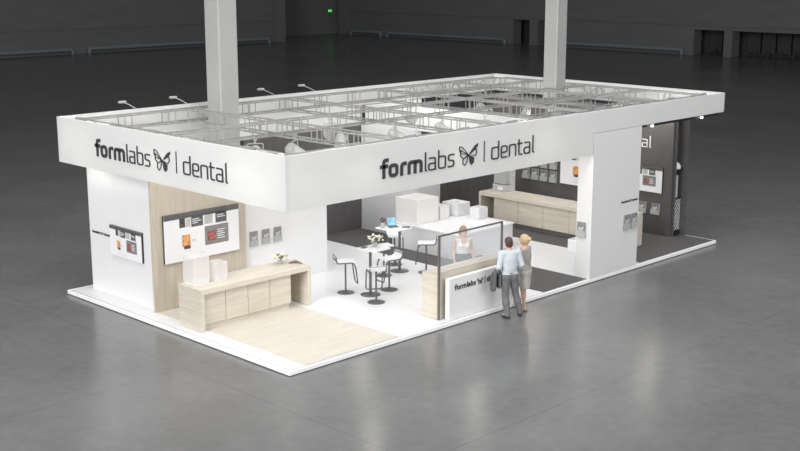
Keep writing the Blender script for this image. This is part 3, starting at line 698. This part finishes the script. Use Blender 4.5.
class SDF:
    def __init__(s, lo, hi, h):
        s.lo = np.array(lo, float); s.h = h; s.n = np.ceil((np.array(hi)-s.lo)/h).astype(int)+1
        s.D = np.full(s.n, .2); s.ax = [s.lo[i]+h*np.arange(s.n[i]) for i in range(3)]
    def _reg(s, lo, hi):
        a = np.maximum(0, np.floor((np.array(lo)-s.lo)/s.h).astype(int)); b = np.minimum(s.n, np.ceil((np.array(hi)-s.lo)/s.h).astype(int)+1)
        sl = tuple(slice(a[i], b[i]) for i in range(3)); return sl, np.meshgrid(*[s.ax[i][sl[i]] for i in range(3)], indexing='ij')
    def _mix(s, sl, d, k):
        a = s.D[sl]; hh = np.maximum(k-np.abs(a-d), 0)/k; s.D[sl] = np.minimum(a, d)-hh*hh*k*.25
    def cone(s, a, b, ra, rb, k=.03, flat=1.0):
        a = np.array(a, float); b = np.array(b, float); R = max(ra, rb)+.06
        sl, (X, Y, Z) = s._reg(np.minimum(a, b)-R, np.maximum(a, b)+R)
        if X.size == 0: return
        P = np.stack([X-a[0], (Y-a[1])/flat, Z-a[2]], -1); ab = (b-a)*np.array([1, 1/flat, 1]); L2 = max(ab@ab, 1e-9)
        t = np.clip(P@ab/L2, 0, 1); d = np.linalg.norm(P-t[..., None]*ab, axis=-1)-(ra+(rb-ra)*t)
        s._mix(sl, d*min(1, flat), k)
    def ell(s, c, r, k=.03):
        c = np.array(c, float); r = np.array(r, float); sl, (X, Y, Z) = s._reg(c-r-.06, c+r+.06)
        if X.size == 0: return
        q = np.sqrt(((X-c[0])/r[0])**2+((Y-c[1])/r[1])**2+((Z-c[2])/r[2])**2); s._mix(sl, (q-1)*r.min(), k)
    def cut(s, fn):
        X, Y, Z = np.meshgrid(*s.ax, indexing='ij', sparse=True); s.D = np.maximum(s.D, fn(X, Y, Z)+0*s.D)
    def obj(s, name, m, parent):
        V, Fq = surf_net(s.D, s.lo, s.h); me = bpy.data.meshes.new(name); me.from_pydata(V.tolist(), [], Fq.tolist()); me.update()
        me.polygons.foreach_set('use_smooth', [True]*len(me.polygons)); me.materials.append(m)
        o = bpy.data.objects.new(name, me); C.objects.link(o); o.parent = parent; return o
def lerp(a, b, t): return tuple(a[i]+(b[i]-a[i])*t for i in range(3))

def person(loc, rotz, J, female, label, hair, hairstyle, clothes, shoe, H=1.75):
    """J: joints; local frame faces +y, x to the figure's right"""
    t = thing('person', label, 'person', loc, rotz); hgt = .010
    LO, HI = (-.62, -.42, -.02), (.62, .62, H+.06); k = .035
    sw = .165 if female else .19; hw = .10
    def torso(S, g=0.0):
        px, py, pz = J['pelvis']; cx, cy, cz = J['chest']
        S.cone((px-.075, py, pz), (px+.075, py, pz), .105+g+(.012 if female else 0), .105+g+(.012 if female else 0), .04, .82)
        S.ell(lerp(J['pelvis'], J['chest'], .48), ((.125 if female else .155)+g, (.085 if female else .105)+g, .17), .05)
        S.ell((cx, cy, cz-.02), ((.145 if female else .175)+g, .105+g, .19+g), .05)
        S.cone((cx-sw+.04, cy, cz+.12), (cx+sw-.04, cy, cz+.12), .058+g, .058+g, .05)
        if female:
            for sx in (-1, 1): S.ell((cx+sx*.065, cy+.085, cz-.01), (.055+g, .05+g, .055+g), .03)
    def arm(S, sd, g=0.0, to=1.0):
        sh, el, wr = J['sh'+sd], J['el'+sd], J['wr'+sd]; q = .86 if female else 1
        S.cone(sh, el, .052*q+g, .041*q+g, k); 
        if to > 0: S.cone(el, lerp(el, wr, to), .041*q+g, (.041+(.027-.041)*to)*q+g, .025)
    def leg(S, sd, g=0.0, to=1.0, g2=None):
        hp, kn, an = J['hip'+sd], J['kn'+sd], J['an'+sd]; q = .92 if female else 1
        g2 = g if g2 is None else g2
        S.cone(hp, kn, .088*q+g, .055*q+g, .04)
        S.cone(kn, lerp(kn, an, .4), .054*q+g, .054*q+g2, .03); S.cone(lerp(kn, an, .4), lerp(kn, an, to), .054*q+g2, .035*q+g2, .03)
    B = SDF(LO, HI, hgt*.8)
    torso(B)
    for sd in 'LR': arm(B, sd); leg(B, sd)
    hx, hy, hz = J['head']; nx, ny, nz = J['chest']
    B.cone((nx, ny-.005, nz+.13), (hx, hy-.015, hz-.06), .056 if female else .062, .05 if female else .056, .03)
    B.ell((hx, hy-.008, hz+.02), (.073, .092, .098), .03); B.ell((hx, hy+.022, hz-.055), (.052, .062, .062), .03)
    B.cone((hx, hy+.088, hz+.005), (hx, hy+.108, hz-.025), .008, .014, .012)
    B.cone((hx-.025, hy+.078, hz-.058), (hx+.025, hy+.078, hz-.058), .009, .009, .012)
    for sx in (-1, 1): B.ell((hx+sx*.076, hy-.008, hz-.008), (.010, .020, .032), .008)
    for sd in 'LR':
        el, wr = Vector(J['el'+sd]), Vector(J['wr'+sd]); d = (wr-el).normalized(); d = (d+Vector(J.get('hd'+sd, (0, 0, 0)))).normalized()
        sx = -1 if sd == 'L' else 1; side = Vector(J.get('hs'+sd, (0, 1, 0))); side = (side-d*side.dot(d)).normalized(); nrm = d.cross(side)*sx
        cu = J.get('curl', .35); pc = wr+d*.055
        for w_ in (-.022, 0, .022): B.cone(wr+side*w_*.5, wr+d*.075+side*w_, .018, .013, .015)
        for i, (w_, ln) in enumerate(((.030, .066), (.0105, .075), (-.009, .070), (-.028, .054))):
            a = wr+d*.080+side*w_; d1 = (d+nrm*-cu*.6).normalized(); d2 = (d+nrm*-cu*1.9).normalized(); m_ = a+d1*ln*.5+side*w_*.15; B.cone(a, m_, .0092, .0088, .006); B.cone(m_, m_+d2*ln*.5, .0088, .0078, .006)
        a = wr+d*.025+side*.026; m_ = a+(d*.6+side*.8-nrm*.3).normalized()*.036; B.cone(a, m_, .012, .0105, .01); B.cone(m_, m_+(d*.9+side*.25-nrm*.4).normalized()*.03, .0105, .009, .006)
    for sd in 'LR':
        an = J['an'+sd]; f = J.get('toe'+sd, (0, 1, 0)); B.cone((an[0], an[1], an[2]-.02), (an[0]+f[0]*.12, an[1]+f[1]*.12, .045), .034, .028, .02)
    B.obj('body', SKIN, t)
    # eyes, mouth
    for sx in (-1, 1):
        e = MB(); e.lathe([(.002, -.012), (.011, -.006), (.012, .003), (.008, .010)], 8, (hx+sx*.030, hy+.073, hz+.012), 'Y')
        obj('eye', e, EYE, t, smooth=True)
    obj('lips', MB().tube([(hx-.024, hy+.083, hz-.058), (hx, hy+.090, hz-.058), (hx+.024, hy+.083, hz-.058)], [.003, .006, .003], 6), LIP, t)
    # hair
    Hh = SDF((hx-.16, hy-.24, hz-.3), (hx+.16, hy+.16, hz+.17), .008)
    Hh.ell((hx, hy-.018, hz+.030), (.084, .104, .106), .02)
    if hairstyle == 'short': Hh.ell((hx, hy-.05, hz-.03), (.074, .06, .075), .03)
    else:
        Hh.ell((hx, hy-.04, hz-.02), (.084, .078, .095), .03)
        if hairstyle == 'bun': Hh.ell((hx, hy-.135, hz+.035), (.048, .045, .048), .02)
        if hairstyle == 'bob': Hh.ell((hx, hy-.055, hz-.04), (.092, .072, .09), .03)
    Hh.cut(lambda X, Y, Z: np.minimum((Y-(hy+.030))*.9, ((hz+.055)-Z)+.0*X))     # leave the face free below the fringe
    Hh.obj('hair', hair, t)
    clothes(t, LO, HI, torso, arm, leg, J)
    for sd in 'LR':
        an = J['an'+sd]; f = J.get('toe'+sd, (0, 1, 0)); S = SDF((-.5, -.4, -.005), (.5, .5, .16), .0075)
        S.cone((an[0]-f[0]*.03, an[1]-f[1]*.03, .035), (an[0]+f[0]*.05, an[1]+f[1]*.05, .04), .042, .042, .02); S.cone((an[0]+f[0]*.05, an[1]+f[1]*.05, .035), (an[0]+f[0]*.155, an[1]+f[1]*.155, .024), .043, .030, .02)
        if female: S.cut(lambda X, Y, Z: Z-(.055+0*X))
        else: S.cone((an[0], an[1], .05), (an[0], an[1], .09), .04, .042, .02)
        S.cut(lambda X, Y, Z: .001-Z+0*X)
        S.obj('shoe', shoe, t)
    return t

def man_clothes(t, LO, HI, torso, arm, leg, J):
    S = SDF(LO, HI, .009); torso(S, .018)
    for sd in 'LR': arm(S, sd, .017, .92)
    nz = J['chest'][2]
    S.cut(lambda X, Y, Z: J['pelvis'][2]+.02-Z+0*X)
    S.cut(lambda X, Y, Z: np.minimum(Z-(nz+.185), .09-np.sqrt(X**2+(Y-J['chest'][1])**2)*0+0*X)+0*X)
    S.obj('shirt', SHIRT, t)
    S = SDF(LO, HI, .009); torso(S, .012)
    for sd in 'LR': leg(S, sd, .018, 1.0, .024)
    S.cut(lambda X, Y, Z: Z-(J['pelvis'][2]+.055)+0*X); S.cut(lambda X, Y, Z: .055-Z+0*X)
    S.obj('trousers', TROUS, t)
    obj('belt', MB().tube([(.135*math.cos(a)+J['pelvis'][0], .096*math.sin(a)+J['pelvis'][1], J['pelvis'][2]+.055) for a in [2*PI*i/20 for i in range(20)]], .014, 6, closed=True), SHOEB, t, smooth=True)
HM = 1.78
JM = dict(pelvis=(0, 0, .95), chest=(-.01, .0, 1.32), head=(-.03, .03, 1.655),
          shL=(-.20, 0, 1.44), elL=(-.27, -.03, 1.15), wrL=(-.28, .17, .96), shR=(.19, 0, 1.44), elR=(.27, -.04, 1.16), wrR=(.25, .13, .99),
          hipL=(-.09, 0, .90), knL=(-.08, .03, .50), anL=(-.07, -.07, .085), hipR=(.09, 0, .90), knR=(.18, .05, .50), anR=(.28, .01, .085), toeL=(-.2, .98, 0), toeR=(.25, .97, 0), curl=.6,
          hsL=(0, 0, 1), hsR=(0, 0, 1))
man = person((5.80, -.42, -.1), -.42, JM, False, 'person in pale blue shirt and grey trousers at the reception counter, seen from behind', HAIRB, 'short', man_clothes, SHOEB, HM)
# jacket over the left forearm: held, so a thing of its own
jk = thing('jacket', 'dark grey jacket draped over the left forearm of the person in the blue shirt', 'jacket', (5.80, -.42, -.1), -.42)
S = SDF((-.5, -.3, .5), (.0, .45, 1.25), .009)
for i in range(7):
    u = i/6; y = -.02+.20*u; x = -.285; z = 1.08-.15*u
    S.cone((x, y, z+.005), (x, y, z-.01), .062, .062, .02)
    S.cone((x-.055, y, z-.02), (x-.065, y-.01*(i % 2), .70-.04*(i % 3)), .026, .030+.008*(i % 2), .02)
    S.cone((x+.052, y, z-.02), (x+.058, y, .72-.04*(i % 2)), .022, .026, .02)
S.cut(lambda X, Y, Z: .055-np.sqrt((X+.285)**2+(Z-(1.10-.9*(Y+.02)))**2)+0*X)
S.obj('cloth', JACK, jk)

def woman_clothes(t, LO, HI, torso, arm, leg, J):
    S = SDF(LO, HI, .009); torso(S, .016)
    px, py, pz = J['pelvis']
    S.cone((px-.05, py, pz-.05), (px-.045, py, .52), .125, .105, .05, .95); S.cone((px+.05, py, pz-.05), (px+.045, py, .52), .125, .105, .05, .95)
    S.cut(lambda X, Y, Z: .52-Z+0*X); S.cut(lambda X, Y, Z: Z-(J['chest'][2]+.155)+0*X)
    S.obj('dress', DRESS, t)
    S = SDF(LO, HI, .009); torso(S, .026)
    for sd in 'LR': arm(S, sd, .016, 0.0)
    S.cut(lambda X, Y, Z: pz+.03-Z+0*X); S.cut(lambda X, Y, Z: Z-(J['chest'][2]+.16)+0*X)
    S.obj('short_jacket', DRESS2, t)
JW = dict(pelvis=(0, 0, .93), chest=(0, .01, 1.27), head=(-.01, .045, 1.60),
          shL=(-.165, .01, 1.39), elL=(-.20, .02, 1.12), wrL=(-.15, .24, 1.13), shR=(.165, .01, 1.39), elR=(.20, .0, 1.12), wrR=(.12, .22, 1.12),
          hipL=(-.085, 0, .88), knL=(-.045, .03, .48), anL=(-.03, -.01, .09), hipR=(.085, 0, .88), knR=(.07, .05, .48), anR=(.075, .05, .09), curl=.5, hsL=(0, 0, 1), hsR=(0, 0, 1))
person((6.43, -.34, -.1), .30, JW, True, 'person with blond bun in a stone grey dress, beside the person in blue shirt', HAIRY, 'bun', woman_clothes, SHOEY, 1.73)
t = thing('leaflet', 'white and teal leaflet held by the person in the stone grey dress', 'leaflet', (6.43, -.34, -.1), .30)
lf = MB().prism([(-.12, 0), (.10, 0), (.10, .20), (-.12, .20)], (-.02, .335, 1.15), (1, 0, 0), (0, .45, .89), .006); lo_ = obj('cover', lf, SCREEN, t)
obj('teal_band', MB().prism([(-.12, 0), (.10, 0), (.10, .06), (-.12, .06)], (-.02, .332, 1.15), (1, 0, 0), (0, .45, .89), .001), TEAL, lo_)

def desk_clothes(t, LO, HI, torso, arm, leg, J):
    S = SDF(LO, HI, .009); torso(S, .014)
    S.cut(lambda X, Y, Z: J['pelvis'][2]+.09-Z+0*X)
    S.cut(lambda X, Y, Z: Z-(J['chest'][2]+.15-np.clip((Y-J['chest'][1])*1.6, 0, .12)*(np.abs(X) < .07))+0*X); S.obj('sleeveless_top', BLOUSE, t)
    S = SDF(LO, HI, .009); torso(S, .022)
    for sd in 'LR': leg(S, sd, .018, 1.0, .02)
    S.cut(lambda X, Y, Z: Z-(J['pelvis'][2]+.12)+0*X); S.cut(lambda X, Y, Z: .06-Z+0*X)
    S.obj('trousers', JACK, t)
JR = dict(pelvis=(0, 0, .88), chest=(0, .01, 1.20), head=(0, .03, 1.50),
          shL=(-.17, .0, 1.32), elL=(-.22, -.01, 1.06), wrL=(-.23, .10, .86), shR=(.17, .0, 1.32), elR=(.22, -.01, 1.06), wrR=(.23, .10, .86),
          hipL=(-.08, 0, .84), knL=(-.08, .02, .45), anL=(-.08, 0, .085), hipR=(.08, 0, .84), knR=(.08, .02, .45), anR=(.08, 0, .085), curl=.4, hsL=(0, 1, 0), hsR=(0, 1, 0))
person((6.12, 1.22, 0), PI-.55, JR, True, 'person with light auburn hair in white sleeveless top behind the reception counter', HAIRR, 'bob', desk_clothes, SHOEB, 1.62)
